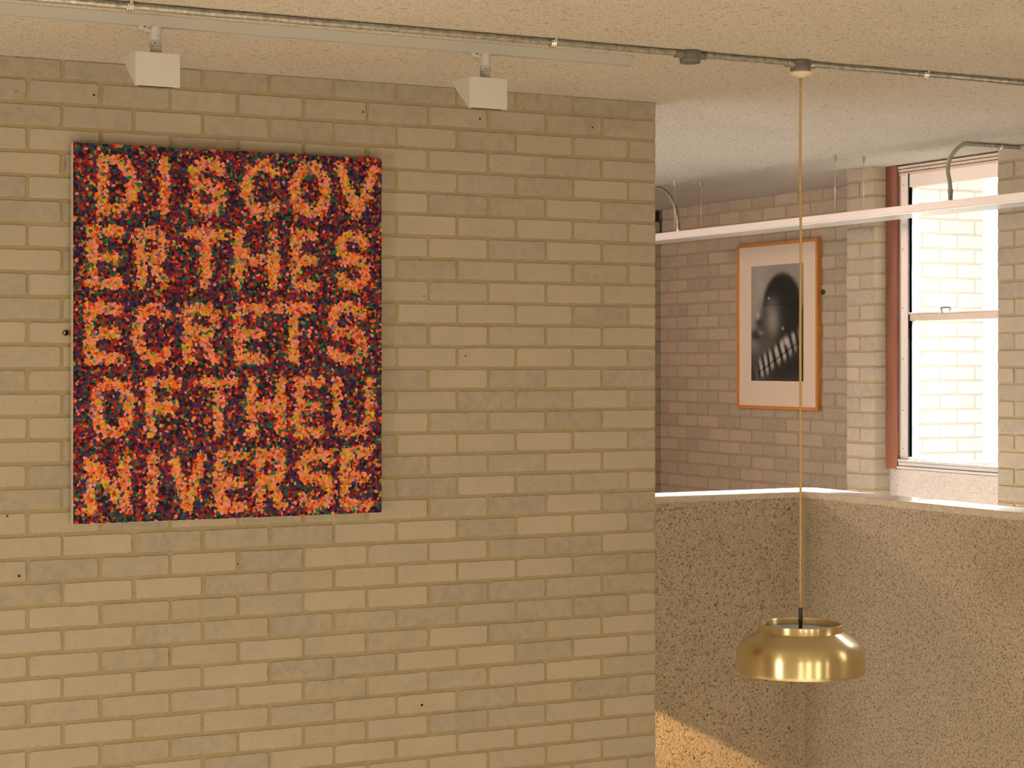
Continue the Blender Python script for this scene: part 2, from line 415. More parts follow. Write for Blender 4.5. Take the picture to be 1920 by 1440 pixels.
# ceiling, floors
bm = bmesh.new(); box(bm, (-3.2, -3.0, ZC), (6.98, 12.0, ZC+.25)); box(bm, (6.98, 8.85, ZC), (7.42, 12.0, ZC+.25)); tag(obj('ceiling', bm, M_CEIL), kind='structure')
bm = bmesh.new(); box(bm, (4.22, 8.9, -1.81), (7.2, 11.7, -1.61));  tag(obj('floor_landing', bm, M_LAND), kind='structure')
bm = bmesh.new(); box(bm, (4.22, 7.73, -1.81), (6.75, 8.9, -1.61)); box(bm, (5.62, -2.8, -1.81), (6.74, 7.73, -1.61)); tag(obj('floor_walkway', bm, M_WALK), kind='structure')
bm = bmesh.new(); box(bm, (-3.2, -2.8, -4.2), (6.74, 7.53, -4.0)); tag(obj('floor', bm, M_FLOOR), kind='structure')
bm = bmesh.new(); box(bm, (6.95, -30, -4.4), (40, 40, -4.2)); tag(obj('floor_outside', bm, M_GROUND), kind='structure')
# sides of the room outside the frame
bm = bmesh.new(); box(bm, (-3.2, -3.0, -4.0), (6.95, -2.8, ZC)); tag(obj('wall_rear', bm, M_BRICK), kind='structure')
bm = bmesh.new(); box(bm, (-3.2, -2.8, -4.0), (-3.0, 6.87, ZC)); tag(obj('wall_left', bm, M_BRICK), kind='structure')

# L-shaped concrete parapet with a smooth coping
XR, YL, ZT = 5.42, 7.53, -.61
TH = .20
def lring(bm, offs, z):
    """L outline of the parapet: inner face pulled out by offs, rounded inner corner"""
    xi, yi = XR-offs, YL-offs; r = .035
    pts = [(xi, 4.6)]
    for k in range(7):
        a = math.radians(90*k/6); pts.append((xi-r+r*math.cos(a), yi-r+r*math.sin(a)))
    pts += [(4.0, yi)]
    xo, yo = XR+TH+offs, YL+TH+offs
    pts += [(4.0, yo)]
    for k in range(7):
        a = math.radians(90-90*k/6); rr = .05; pts.append((xo-rr+rr*math.cos(a), yo-rr+rr*math.sin(a)))
    pts += [(xo, 4.6)]
    return [bm.verts.new((x, y, z)) for x, y in pts]
def loft(bm, rings, top=True, bot=True, mis=None):
    for q, (a, b) in enumerate(zip(rings, rings[1:])):
        n = len(a)
        for i in range(n):
            f = bm.faces.new([a[i], b[i], b[(i+1) % n], a[(i+1) % n]])
            if mis: f.material_index = mis[q]
    if bot: bm.faces.new(rings[0])
    if top:
        f = bm.faces.new(rings[-1][::-1])
        if mis: f.material_index = mis[-1]
bm = bmesh.new(); loft(bm, [lring(bm, 0, -4.0), lring(bm, 0, ZT-.030)]); bmesh.ops.triangulate(bm, faces=[f for f in bm.faces if len(f.verts) > 4])
bmesh.ops.recalc_face_normals(bm, faces=bm.faces[:])
par = tag(obj('wall_parapet', bm, M_CONC, smooth=True, auto=30), kind='structure')
bm = bmesh.new(); loft(bm, [lring(bm, .004, ZT-.030), lring(bm, .004, ZT-.003), lring(bm, .001, ZT)], mis=[0, 0, 1, 1])
bmesh.ops.triangulate(bm, faces=[f for f in bm.faces if len(f.verts) > 4]); bmesh.ops.recalc_face_normals(bm, faces=bm.faces[:])
obj('coping', bm, [M_COPING, M_COPTOP], par, smooth=True, auto=30)

# brown post beside the window
bm = bmesh.new(); box(bm, (6.715, 8.452, -.585), (6.80, 8.548, ZC))
tag(obj('trim_1', bm, M_POST, bevel=.003), kind='structure')
bm = bmesh.new(); box(bm, (6.715, 7.202, -.585), (6.80, 7.298, ZC))
tag(obj('trim_2', bm, M_POST, bevel=.003), kind='structure')

# ------------------------------------------------------------------ windows
def window(name, ya, yb):
    w = empty(name, (6.78, (ya+yb)/2, -.585)); tag(w, kind='structure')
    bm = bmesh.new()
    box(bm, (6.735, yb-.066, -.52), (6.80, yb, 1.03)); box(bm, (6.728, yb-.090, -.52), (6.79, yb-.066, 1.03))   # jamb
    box(bm, (6.735, ya, -.52), (6.80, ya+.06, 1.03))
    box(bm, (6.73, ya, .955), (6.80, yb-.09, 1.025))                                    # head
    for i, (x, z0, z1) in enumerate([(6.715, -.580, -.566), (6.725, -.563, -.545), (6.722, -.543, -.528), (6.735, -.526, -.515)]):
        box(bm, (x, ya, z0), (6.80, yb, z1))
    obj('window_frame', bm, M_ALU, w, bevel=.0015)
    bm = bmesh.new()
    for i in range(3): box(bm, (6.722+.004*i, ya, 1.068-.018*i-.008), (6.80, yb, 1.068-.018*i+.006))
    obj('head_channel', bm, M_ALUD, w)
    bm = bmesh.new(); box(bm, (6.75, ya, 1.02), (6.795, yb, ZC)); box(bm, (6.75, ya, -.585), (6.795, yb, -.515))
    box(bm, (6.726, yb-.090, -.515), (6.75, yb-.083, 1.03))
    obj('rubber_seal', bm, M_BLACK, w)
    bm = bmesh.new(); box(bm, (6.732, ya+.05, .228), (6.775, yb-.088, .262)); box(bm, (6.726, ya+.05, .262), (6.775, yb-.088, .272))
    obj('sash_rail', bm, M_ALUD, w, bevel=.001)
    for z0, z1 in ((.265, .96), (-.515, .232)):
        bm = bmesh.new(); box(bm, (6.757, ya+.05, z0), (6.761, yb-.085, z1)); obj('glass_pane', bm, M_GLASS, w)
    l = pt(1770, 588, X=6.725)
    bm = bmesh.new(); y = l.y if ya < l.y < yb else ya+.45
    tube(bm, spline([(6.722, y, .262), (6.712, y+.004, .284), (6.700, y-.02, .293), (6.700, y-.085, .293)]), .006, 8)
    tube(bm, spline([(6.722, y-.05, .272), (6.706, y-.07, .279), (6.700, y-.090, .291)]), .004, 8)
    obj('latch_handle', bm, M_LATCH, w, smooth=True)
    # screws down the jamb
    bm = bmesh.new()
    for z in (.97, .62, .30, .02, -.26, -.47):
        tube(bm, [(6.7355, yb-.03, z), (6.7335, yb-.03, z)], .0035, 8)
    obj('screws', bm, M_GREYTXT, w)
window('window_1', 7.549, 8.452)
window('window_2', 6.299, 7.202)

# ------------------------------------------------------------------ the dotted painting
PY = 6.825
x0, x1, z0, z1 = 1.750, 2.946, -.577, .786
pr = tag(empty('painting', ((x0+x1)/2, YW, z0)), 'large unframed canvas of orange and dark red dots spelling words, on the brick wall', 'painting')
bm = bmesh.new(); box(bm, (x0, PY+.001, z0), (x1, YW-.012, z1)); obj('canvas', bm, M_CANVAS, pr, bevel=.005)
bm = bmesh.new()
box(bm, (x0+.05, YW-.012, z0+.05), (x0+.09, YW-.006, z1-.05)); obj('stretcher_bar', bm, M_WOOD, pr)
bm = bmesh.new(); box(bm, (x1-.09, YW-.012, z0+.05), (x1-.05, YW-.006, z1-.05)); obj('stretcher_bar', bm, M_WOOD, pr)
# letters as strokes in a unit box (x 0..1, y 0..1)
def arc(cx, cy, rx, ry, a0, a1, n=10):
    return [(cx+rx*math.cos(math.radians(a0+(a1-a0)*i/n)), cy+ry*math.sin(math.radians(a0+(a1-a0)*i/n))) for i in range(n+1)]
G = {
 'D': [[(0,0),(0,1)], [(0,1),(.35,1)]+arc(.35,.5,.65,.5,90,-90)+[(0,0)]],
 'I': [[(.5,0),(.5,1)]],
 'S': [arc(.5,.76,.5,.24,20,200,10)+arc(.5,.50,.42,.02,150,30,3)+arc(.5,.25,.5,.25,50,-160,12)],
 'C': [arc(.55,.5,.55,.5,50,310,16)],
 'O': [arc(.5,.5,.5,.5,0,360,20)],
 'V': [[(0,1),(.5,0),(1,1)]],
 'E': [[(1,1),(0,1),(0,0),(1,0)], [(0,.5),(.85,.5)]],
 'R': [[(0,0),(0,1),(.5,1)]+arc(.55,.75,.45,.25,90,-90,8)+[(0,.5)], [(.45,.5),(1,0)]],
 'T': [[(0,1),(1,1)], [(.5,1),(.5,0)]],
 'H': [[(0,0),(0,1)], [(1,0),(1,1)], [(0,.5),(1,.5)]],
 'F': [[(0,0),(0,1),(1,1)], [(0,.52),(.85,.52)]],
 'U': [[(0,1),(0,.35)]+arc(.5,.35,.5,.35,180,360,10)+[(1,1)]],
 'N': [[(0,0),(0,1),(1,0),(1,1)]],
}
rows = [('DISCOV', [(182,259),(297,320),(351,425),(451,530),(543,622),(628,711)], (288,398), (310,412)),
        ('ERTHES', [(162,234),(254,317),(345,425),(439,523),(545,597),(628,695)], (424,540), (434,546)),
        ('ECRETS', [(158,234),(247,327),(342,413),(439,502),(511,591),(612,690)], (568,684), (568,684)),
        ('OFTHEU', [(167,253),(271,342),(372,447),(462,536),(551,608),(622,702)], (708,824), (704,820)),
        ('NIVERSE', [(159,244),(271,299),(314,388),(403,465),(477,539),(557,631),(637,699)], (852,968), (836,956))]
segs = []
HW = .0205
for word, xs, yl, yr in rows:
    for ch, (a, b) in zip(word, xs):
        f = ((a+b)/2-136)/580
        top, bot = yl[0]+(yr[0]-yl[0])*f, yl[1]+(yr[1]-yl[1])*f
        A = pt(a, bot, Y=PY); B = pt(b, top, Y=PY)
        ax, bx = A.x+HW, B.x-HW
        if ch == 'I': ax, bx = A.x, B.x
        az, bz = A.z+HW, B.z-HW
        for st in G[ch]:
            q = [(ax+(bx-ax)*u, az+(bz-az)*v) for u, v in st]
            segs += [(p0, p1) for p0, p1 in zip(q, q[1:])]
SG = np.array([[a[0], a[1], b[0], b[1]] for a, b in segs])
rg = np.random.default_rng(3)
pitch = .0088
gx, gz = np.meshgrid(np.arange(x0+.003, x1-.002, pitch), np.arange(z0+.003, z1-.002, pitch*.9))
gx = gx+(np.arange(gx.shape[0]) % 2)[:, None]*pitch/2
pts = np.stack([gx.ravel(), gz.ravel()], 1)+rg.uniform(-.0035, .0035, (gx.size, 2))
pts = pts[(pts[:, 0] < x1-.003) & (pts[:, 0] > x0+.003) & (pts[:, 1] > z0+.003) & (pts[:, 1] < z1-.003)]
dmin = np.full(len(pts), 9.)
for a0, b0, a1, b1 in SG:
    d = np.array([a1-a0, b1-b0]); L = max(d@d, 1e-9)
    t = np.clip(((pts-[a0, b0])@d)/L, 0, 1)
    dmin = np.minimum(dmin, np.linalg.norm(pts-([a0, b0]+t[:, None]*d), axis=1))
inside = dmin+rg.normal(0, .0035, len(pts)) < HW
BR = [((232,132,100), .34), ((228,108,36), .25), ((212,160,36), .14), ((190,60,28), .09), ((150,148,40), .07), ((62,40,84), .05), ((24,98,70), .03), ((120,92,130), .03)]
DK = [((160,38,24), .17), ((112,22,40), .12), ((60,36,74), .20), ((36,18,28), .22), ((22,90,64), .10), ((215,92,34), .07), ((56,58,52), .04), ((130,130,36), .03), ((228,128,98), .03)]
def pick(P, n):
    w = np.array([p[1] for p in P]); idx = rg.choice(len(P), n, p=w/w.sum())
    base = np.array([lin(p[0]) for p in P])
    return base[idx]*rg.uniform(.82, 1.15, (n, 1))
cols = np.where(inside[:, None], pick(BR, len(pts)), pick(DK, len(pts)))
# colour patches of the painter's hand: a few clusters change
GAIN = np.array([1.0, 1.12, 1.45])
cols = np.clip(cols*GAIN, 0, .95)
K = 8
order = rg.permutation(len(pts))
rad = rg.uniform(.0054, .0078, len(pts)); rot = rg.uniform(0, 6.28, len(pts)); el = rg.uniform(.78, 1.22, len(pts))
verts = []; faces = []; fcol = []
# ground coat
verts += [(x0+.002, PY+.0006, z0+.002), (x1-.002, PY+.0006, z0+.002), (x1-.002, PY+.0006, z1-.002), (x0+.002, PY+.0006, z1-.002)]
faces.append((0, 1, 2, 3)); fcol.append(lin((40, 22, 30)))
ang = np.arange(K)/K*2*math.pi
for rank, i in enumerate(order):
    cx, cz = pts[i]; rr = rad[i]*(1+rg.uniform(-.13, .13, K))
    ux, uz = rr*np.cos(ang)*el[i], rr*np.sin(ang)/el[i]; c, s = math.cos(rot[i]), math.sin(rot[i])
    vx = np.clip(cx+ux*c-uz*s, x0+.001, x1-.001); vz = np.clip(cz+ux*s+uz*c, z0+.001, z1-.001)
    y = PY-.0014*rank/len(pts)
    b = len(verts); verts += list(zip(vx, [y]*K, vz)); faces.append(tuple(range(b, b+K))); fcol.append(cols[i])
me = bpy.data.meshes.new('painted_dots'); me.from_pydata([tuple(map(float, v)) for v in verts], [], faces)
ca = me.color_attributes.new('col', 'FLOAT_COLOR', 'CORNER')
flat = np.ones((len(me.loops), 4), dtype=np.float32); k = 0
for f, c in zip(faces, fcol): flat[k:k+len(f), :3] = c; k += len(f)
ca.data.foreach_set('color', flat.ravel()); me.materials.append(M_PAINT)
o = bpy.data.objects.new('painted_face', me); C.objects.link(o); o.parent = pr; o.matrix_parent_inverse = Matrix.Translation(pr.location).inverted()
# brass mirror plate fixing it to the wall
bm = bmesh.new(); p = pt(122, 624, Y=YW-.006)
tube(bm, [(p.x, YW-.0045, p.z), (p.x, YW-.0085, p.z)], .0105, 20); box(bm, (p.x, YW-.0045, p.z-.0095), (x0+.03, YW-.0085, p.z+.0095))
mp_ = obj('wall_bracket', bm, M_BRASSD, pr)
bm = bmesh.new(); tube(bm, [(p.x-.001, YW-.0083, p.z), (p.x-.001, YW-.0100, p.z)], .0028, 12)
o = obj('screw', bm, M_CLIP); o.parent = mp_

# ------------------------------------------------------------------ framed print
XF = 7.165
fy0, fy1, fz0, fz1 = 9.795, 10.69, -.301, .776
fp = tag(empty('framed_print', (XP, (fy0+fy1)/2, fz0)), 'black and white portrait print in an oak frame with cream mount on far wall', 'picture')
bm = bmesh.new(); w = .021
box(bm, (XF, fy0, fz0), (XP-.004, fy1, fz0+w)); box(bm, (XF, fy0, fz1-w), (XP-.004, fy1, fz1))
box(bm, (XF, fy0, fz0+w), (XP-.004, fy0+w, fz1-w)); box(bm, (XF, fy1-w, fz0+w), (XP-.004, fy1, fz1-w))
obj('frame', bm, M_WOOD, fp, bevel=.002)
bm = bmesh.new(); box(bm, (XF+.008, fy0+w*.8, fz0+w*.8), (XP-.006, fy1-w*.8, fz1-w*.8)); obj('mount_board', bm, M_MAT, fp)
# print: a soft charcoal picture computed on a fine grid
py0, py1, pz0, pz1 = 9.951, 10.527, -.118, .628
NX, NZ = 130, 170
u = np.linspace(0, 1, NX)[None, :].repeat(NZ, 0)      # 0 = left in the picture (far end, high Y)
v = np.linspace(0, 1, NZ)[:, None].repeat(NX, 1)      # 0 = top
def sm(d, s): return 1/(1+np.exp(np.clip(d/s, -40, 40)))
def ell(cx, cy, rx, ry, s=.05): return sm(np.sqrt(((u-cx)/rx)**2+((v-cy)/ry)**2)-1, s)
gr = np.random.default_rng(5)
def cloud(k):
    g = gr.random((k+2, k+2)); yy = v*k; xx = u*k; i = yy.astype(int); j = xx.astype(int); a = yy-i; b = xx-j
    return (g[i, j]*(1-a)*(1-b)+g[i+1, j]*a*(1-b)+g[i, j+1]*(1-a)*b+g[i+1, j+1]*a*b)
val = .30-.16*v+.05*(cloud(6)-.5)+.10*ell(.12, .30, .16, .3, .3)
hair = np.maximum(ell(.60, .36, .37, .29, .03), sm(np.maximum(np.abs(u-.70)-.31, np.maximum(.36-v, v-.98)), .015))
val = val*(1-hair)+.030*hair
face = ell(.30, .56, .20, .22, .15)
val = val*(1-face)+.075*face
val = val+.16*ell(.41, .43, .10, .10, .35)*(1-.4*ell(.30, .44, .06, .06, .3))+.09*ell(.43, .53, .09, .07, .4)
val = val+.22*ell(.135, .435, .035, .03, .3)+.20*ell(.17, .585, .05, .018, .35)+.03*ell(.27, .72, .10, .05, .4)
val = val*(1-.8*ell(.08, .60, .09, .045, .25))*(1-.6*ell(.15, .49, .06, .03, .3))
val = val+.35*ell(.345, .285, .014, .008, .4)+.35*ell(.615, .548, .016, .010, .4)
low = sm(.74-v, .03); val = val*(1-low*.75)+.035*low*.75
# striped collar sweeping up to the right
dd = (v-(.88-.34*(u-.2))); along = (u-.2)-.42*(v-.9)
band = sm(np.abs(dd)-.085-.03*(cloud(14)-.5), .012)*sm(.14-u, .02)*sm(u-.90, .03)
strp = .5+.5*np.sin(along*52+1.5*cloud(9)+2*cloud(5)); strp = np.clip(strp*1.6-.25, 0, 1)
val = val*(1-band)+band*(.035+.50*strp*(.45+.55*cloud(10)))
crease = sm(np.abs(dd+.0-.03)-.008, .004)*band; val = val*(1-.85*crease)
val = val+.30*ell(.66, .66, .05, .03, .3)
val = val*(1-.5*sm(np.abs(v-.342)-.003, .003)*hair)
val = np.clip(val*(1+.22*(gr.random(val.shape)-.5))*1.0, .006, .8)
vs = []; fs = []
for i in range(NZ):
    for j in range(NX):
        vs.append((XF+.0065, py1+(py0-py1)*j/(NX-1), pz1+(pz0-pz1)*i/(NZ-1)))
for i in range(NZ-1):
    for j in range(NX-1):
        a = i*NX+j; fs.append((a, a+NX, a+NX+1, a+1))
me = bpy.data.meshes.new('printed_sheet'); me.from_pydata(vs, [], fs)
ca = me.color_attributes.new('col', 'FLOAT_COLOR', 'POINT')
flat = np.ones((NX*NZ, 4), dtype=np.float32); vv = val.ravel()
vv = vv*.95-.008; vv = np.clip(vv, .004, 1); flat[:, 0] = vv*1.0; flat[:, 1] = vv*.94; flat[:, 2] = vv*.84
ca.data.foreach_set('color', flat.ravel()); me.materials.append(M_PRINT)
o = bpy.data.objects.new('printed_sheet', me); C.objects.link(o); o.parent = fp; o.matrix_parent_inverse = Matrix.Translation(fp.location).inverted()
bm = bmesh.new(); p = pt(1544, 548, X=XP-.006)
ring = [(XP-.008, p.y+.013*math.cos(a*math.pi/8), p.z+.013*math.sin(a*math.pi/8)) for a in range(17)]
tube(bm, ring, .004, 8); tube(bm, [(XP-.001, p.y, p.z), (XP-.014, p.y, p.z)], .004, 8); tube(bm, [(XP-.008, p.y+.01, p.z), (XP-.008, fy0+.004, p.z)], .004, 8)
obj('wall_hook', bm, M_BLACK, fp)

# ------------------------------------------------------------------ conduit on the ceiling with its boxes
YC, ZP = 5.673, 1.070
cx_ = lambda px: pt(px, 100, Y=YC).x
b1, b2 = cx_(1294), cx_(1501)
cond = tag(empty('ceiling_conduit', (cx_(960), YC, ZC)), 'long galvanised steel conduit running across the rough ceiling beside the track', 'conduit')
for a, b in ((-1.0, b1-.05), (b1+.05, b2-.05), (b2+.05, 6.60)):
    bm = bmesh.new()
    n = max(6, int((b-a)/.15)); r2 = random.Random(int(a*100)+5)
    tube(bm, [(a+(b-a)*i/n, YC+r2.uniform(-.0012, .0012), ZP+r2.uniform(-.0012, .0008)) for i in range(n+1)], .0112, 16)
    obj('pipe', bm, M_GALV, cond, smooth=True, auto=40)
for px in (242, 1036, 1733):
    x = cx_(px); bm = bmesh.new()
    for dx in (-.007, 0, .007):
        ringp = [(x+dx, YC+.0145*math.cos(math.radians(a)), ZP+.0145*math.sin(math.radians(a))) for a in range(-200, 21, 20)]
        tube(bm, ringp, .0036, 8)
    box(bm, (x-.010, YC-.034, ZC-.004), (x+.010, YC-.010, ZC-.0005)); tube(bm, [(x, YC-.026, ZC-.004), (x, YC-.026, ZC-.009)], .0055, 10)
    box(bm, (x-.010, YC+.010, ZC-.004), (x+.010, YC+.034, ZC-.0005))
    obj('saddle_clip', bm, M_CLIP, cond, smooth=True, auto=40)
def jbox(x, plate, label):
    j = tag(empty('junction_box', (x, YC, ZC)), label, 'junction box')
    bm = bmesh.new(); lathe(bm, [(0, -.001), (.033, -.001), (.036, -.006), (.037, -.036), (.034, -.040), (0, -.041)], (x, YC, ZC), 32)
    obj('body', bm, M_CAST, j, smooth=True, auto=35)
    for s in (-1, 1):
        bm = bmesh.new(); tube(bm, [(x+s*.030, YC, ZP-.003), (x+s*.056, YC, ZP-.001)], [.0155, .0145], 14); tube(bm, [(x+s*.056, YC, ZP), (x+s*.061, YC, ZP)], .0165, 14)
        obj('spigot', bm, M_CAST if not plate else M_GALV, j, smooth=True, auto=35)
    if plate:
        bm = bmesh.new(); lathe(bm, [(0, -.0412), (.037, -.0412), (.040, -.046), (.034, -.053), (.012, -.060), (.005, -.064), (0, -.064)], (x, YC, ZC), 32)
    else:
        bm = bmesh.new(); lathe(bm, [(0, -.0412), (.035, -.0412), (.035, -.044), (0, -.0445)], (x, YC, ZC), 32)
        for s in (-1, 1): lathe(bm, [(0, -.048), (.004, -.047), (.004, -.044)], (x+s*.018, YC-.004, ZC), 10)
    o = obj('cover_plate', bm, M_CREAMC if plate else M_CAST, j, smooth=True, auto=35)
    return j
jbox(b1, False, 'grey round junction box on the ceiling conduit just right of the track end')
jbox(b2, True, 'grey round junction box with a cream cover that the brass pendant hangs from')
# smudge of old paint beside the first box
bm = bmesh.new(); box(bm, (b1-.062, YC+.022, ZC-.006), (b1-.022, YC+.050, ZC-.0005))
tag(obj('plaster_patch', bm, M_CREAMC, bevel=.002), 'small cream dab of filler on the ceiling behind the left junction box', 'filler')

# ------------------------------------------------------------------ pendant lamp
LX, LZ = b2, -.932
pd = tag(empty('pendant_lamp', (LX, YC, ZC-.064)), 'brushed brass pendant lamp hanging on a long ochre cord in front of the concrete parapet', 'lamp')
bm = bmesh.new(); r3 = random.Random(2)
tube(bm, spline([(LX, YC, ZC-.062), (LX-.0012, YC, .7), (LX+.001, YC, .4), (LX-.0008, YC, .1), (LX+.0004, YC, -.3), (LX, YC, -.6), (LX, YC, -.90)], 8), .0045, 10)
obj('cord', bm, M_CORD, pd, smooth=True)
bm = bmesh.new(); tube(bm, [(LX, YC, -.876), (LX, YC, LZ-.024)], .0072, 16); obj('cord_sleeve', bm, M_BLACK, pd, smooth=True, auto=40)
outer = [(.1475, 0), (.149, -.002), (.149, -.0245), (.1505, -.0275), (.156, -.031), (.180, -.0445), (.200, -.0565), (.211, -.0655), (.2185, -.0755), (.2245, -.0885), (.2285, -.103), (.229, -.112), (.229, -.160), (.2285, -.169), (.226, -.1735), (.2235, -.1745)]
inner = [(.222, -.171), (.2215, -.112), (.216, -.088), (.206, -.070), (.196, -.0605), (.176, -.049), (.150, -.0345), (.1435, -.029), (.1425, -.003), (.1438, 0)]
bm = bmesh.new(); lathe(bm, outer+inner, (LX, YC, LZ), 128, close=True)
for f in bm.faces:
    c = f.calc_center_median()
    if c.z > LZ-.0015: f.material_index = 1
bmesh.ops.recalc_face_normals(bm, faces=bm.faces[:])
obj('shade', bm, [M_BRASS, M_LIP], pd, smooth=True, auto=28)
bm = bmesh.new(); lathe(bm, [(0, -.021), (.141, -.021), (.1425, -.023), (.1425, -.027), (0, -.027)], (LX, YC, LZ), 96)
obj('top_plate', bm, M_PLATE, pd, smooth=True, auto=30)
bm = bmesh.new(); lathe(bm, [(0, -.150), (.215, -.150), (.2205, -.152), (.2205, -.156), (0, -.158)], (LX, YC, LZ), 96)
obj('diffuser', bm, M_OPAL, pd, smooth=True, auto=30)

# ------------------------------------------------------------------ lighting track and its two spotlights
TY = 5.853; TX1 = pt(1186, 110, Y=TY).x
tr = tag(empty('lighting_track', (0, TY+.018, ZC)), 'long white surface-mounted lighting track on the ceiling above the brick wall', 'lighting track')
bm = bmesh.new(); zb = ZC-.0355
box(bm, (-1.0, TY, zb), (TX1-.008, TY+.006, ZC-.0005)); box(bm, (-1.0, TY+.029, zb), (TX1-.008, TY+.035, ZC-.0005)); box(bm, (-1.0, TY+.006, ZC-.010), (TX1-.008, TY+.029, ZC-.0005))
obj('rail', bm, M_WHITE, tr, bevel=.0008)
bm = bmesh.new(); box(bm, (-1.0, TY+.006, ZC-.030), (TX1-.008, TY+.0085, ZC-.012)); box(bm, (-1.0, TY+.0265, ZC-.030), (TX1-.008, TY+.029, ZC-.012)); obj('conductor_strip', bm, M_DARK, tr)
bm = bmesh.new(); box(bm, (TX1-.008, TY-.001, zb-.002), (TX1, TY+.036, ZC-.0005)); obj('end_cap', bm, M_WHITE, tr, bevel=.001)
def spotlight(px_stem, px_l, label):
    ym = TY+.0175
    sx = pt(px_stem, 70, Y=ym).x
    xl = pt(px_l, 96, Y=5.80).x; xr = xl+.1415
    s = tag(empty('spotlight', (sx, ym, zb)), label, 'spotlight', 'wedge-shaped spotlights on the ceiling track')
    bm = bmesh.new()
    box(bm, (sx-.058, ym-.013, zb-.014), (sx-.020, ym+.013, zb+.004)); box(bm, (sx-.036, ym-.010, zb-.018), (sx-.016, ym+.010, zb+.004))
    box(bm, (sx-.058, ym-.010, zb+.004), (sx+.012, ym+.010, zb+.016))
    a = obj('track_adapter', bm, M_HEAD, s, bevel=.0012)
    bm = bmesh.new(); box(bm, (sx-.043, ym-.0136, zb-.005), (sx-.034, ym-.0128, zb-.001)); box(bm, (sx-.030, ym-.0136, zb-.008), (sx-.022, ym-.0128, zb-.0055)); obj('adapter_print', bm, M_GREYTXT, a)
    bm = bmesh.new(); lathe(bm, [(0, .002), (.0185, .002), (.0192, .0), (.0192, -.041), (.0185, -.042), (0, -.042)], (sx, ym, zb), 32)
    obj('stem', bm, M_HEAD, s, smooth=True, auto=35)
    bm = bmesh.new(); lathe(bm, [(0, -.0426), (.0186, -.0426), (.0188, -.045), (.0188, -.070), (.0172, -.072), (.0172, -.0895), (0, -.0895)], (sx, ym, zb), 32)
    k = obj('dimmer_ring', bm, M_HEAD, s, smooth=True, auto=35)
    bm = bmesh.new()
    def mark(adeg, z, w, h):
        a0 = math.radians(adeg); n_ = Vector((math.cos(a0), math.sin(a0), 0)); t_ = Vector((-math.sin(a0), math.cos(a0), 0))
        c0 = Vector((sx, ym, zb+z))+n_*.0195
        bm.faces.new([bm.verts.new(c0+t_*i+Vector((0, 0, j))) for i, j in ((-w, -h), (w, -h), (w, h), (-w, h))])
    for q in range(-4, 5):
        mark(-110+q*17, -.060, .0009, .0014)
    mark(-115, -.052, .0022, .0018); mark(-100, -.0525, .0012, .0008); mark(-76, -.052, .0007, .0019); mark(-88, -.029, .0012, .0014); mark(-128, -.060, .0012, .0018)
    obj('dial_marks', bm, M_GREYTXT, k)
    # wedge head: flat front, triangular ends, sloping mouth towards the wall
    zt, zq, yf, yb = .957, .853, 5.80, 5.937
    bm = bmesh.new()
    tri = [(yf, zt), (yf, zq), (yf+.010, zq), (yb, zt-.008), (yb, zt)]
    A = [bm.verts.new((xl, y, z)) for y, z in tri]; B = [bm.verts.new((xr, y, z)) for y, z in tri]
    bm.faces.new(A[::-1]); bm.faces.new(B)
    for i in range(5):
        if i != 2:
            bm.faces.new([A[i], A[(i+1) % 5], B[(i+1) % 5], B[i]])
    # mouth, recessed
    ins = .012; slope = Vector((0, yb-(yf+.010), (zt-.008)-zq)); nrm = Vector((0, slope.z, -slope.y)).normalized()
    P0 = [Vector((xl, yf+.010, zq)), Vector((xr, yf+.010, zq)), Vector((xr, yb, zt-.008)), Vector((xl, yb, zt-.008))]
    I0 = [P0[0]+Vector((ins, 0, 0))+slope*.08, P0[1]+Vector((-ins, 0, 0))+slope*.08, P0[2]+Vector((-ins, 0, 0))-slope*.08, P0[3]+Vector((ins, 0, 0))-slope*.08]
    o4 = [A[2], B[2], B[3], A[3]]; i4 = [bm.verts.new(q) for q in I0]; d4 = [bm.verts.new(q-nrm*.02) for q in I0]
    for i in range(4):
        bm.faces.new([o4[i], o4[(i+1) % 4], i4[(i+1) % 4], i4[i]]); f = bm.faces.new([i4[i], i4[(i+1) % 4], d4[(i+1) % 4], d4[i]]); f.material_index = 1
    f = bm.faces.new(d4); f.material_index = 1
    bmesh.ops.recalc_face_normals(bm, faces=bm.faces[:])
    obj('lamp_head', bm, [M_HEAD, M_BLACK], s, bevel=.0008)
    bm = bmesh.new(); box(bm, (xl+.012, yf+.0035, zq-.0022), (xr-.020, yf+.012, zq+.001)); obj('lens_edge', bm, M_BLACK, s)
spotlight(292, 254, 'white wedge-shaped spotlight hanging from the track above the left of the dotted painting')
spotlight(910, 880.5, 'white wedge-shaped spotlight hanging from the track right of the dotted painting, nearer the track end')

# ------------------------------------------------------------------ linear light over the landing
LB = tag(empty('linear_light', (6.19, 8.2, .777)), 'long slim white linear light hanging on thin wires in front of the window', 'light fitting')
BX0, BX1 = 6.085, 6.295
bm = bmesh.new(); box(bm, (BX0, 5.4, .741), (BX1, 11.0, .777)); obj('housing', bm, M_BARW, LB, bevel=.0015)
bm = bmesh.new(); box(bm, (BX0+.006, 5.41, .7345), (BX1-.006, 10.99, .7408)); obj('diffuser', bm, M_OPAL, LB, bevel=.001)
for yy in (8.18, 9.75, 6.3):
    for xx in (BX0+.012, BX1-.012):
        bm = bmesh.new(); lathe(bm, [(0, -.0005), (.010, -.0005), (.010, -.012), (.004, -.034), (0, -.034)], (xx, yy, ZC), 16)
        g_ = obj('wire_grip', bm, M_FLEX, LB, smooth=True, auto=35)
        bm = bmesh.new(); tube(bm, [(xx, yy, ZC-.03), (xx, yy, .776)], .0016, 8)
        obj('suspension_wire', bm, M_WIRE, LB, smooth=True)
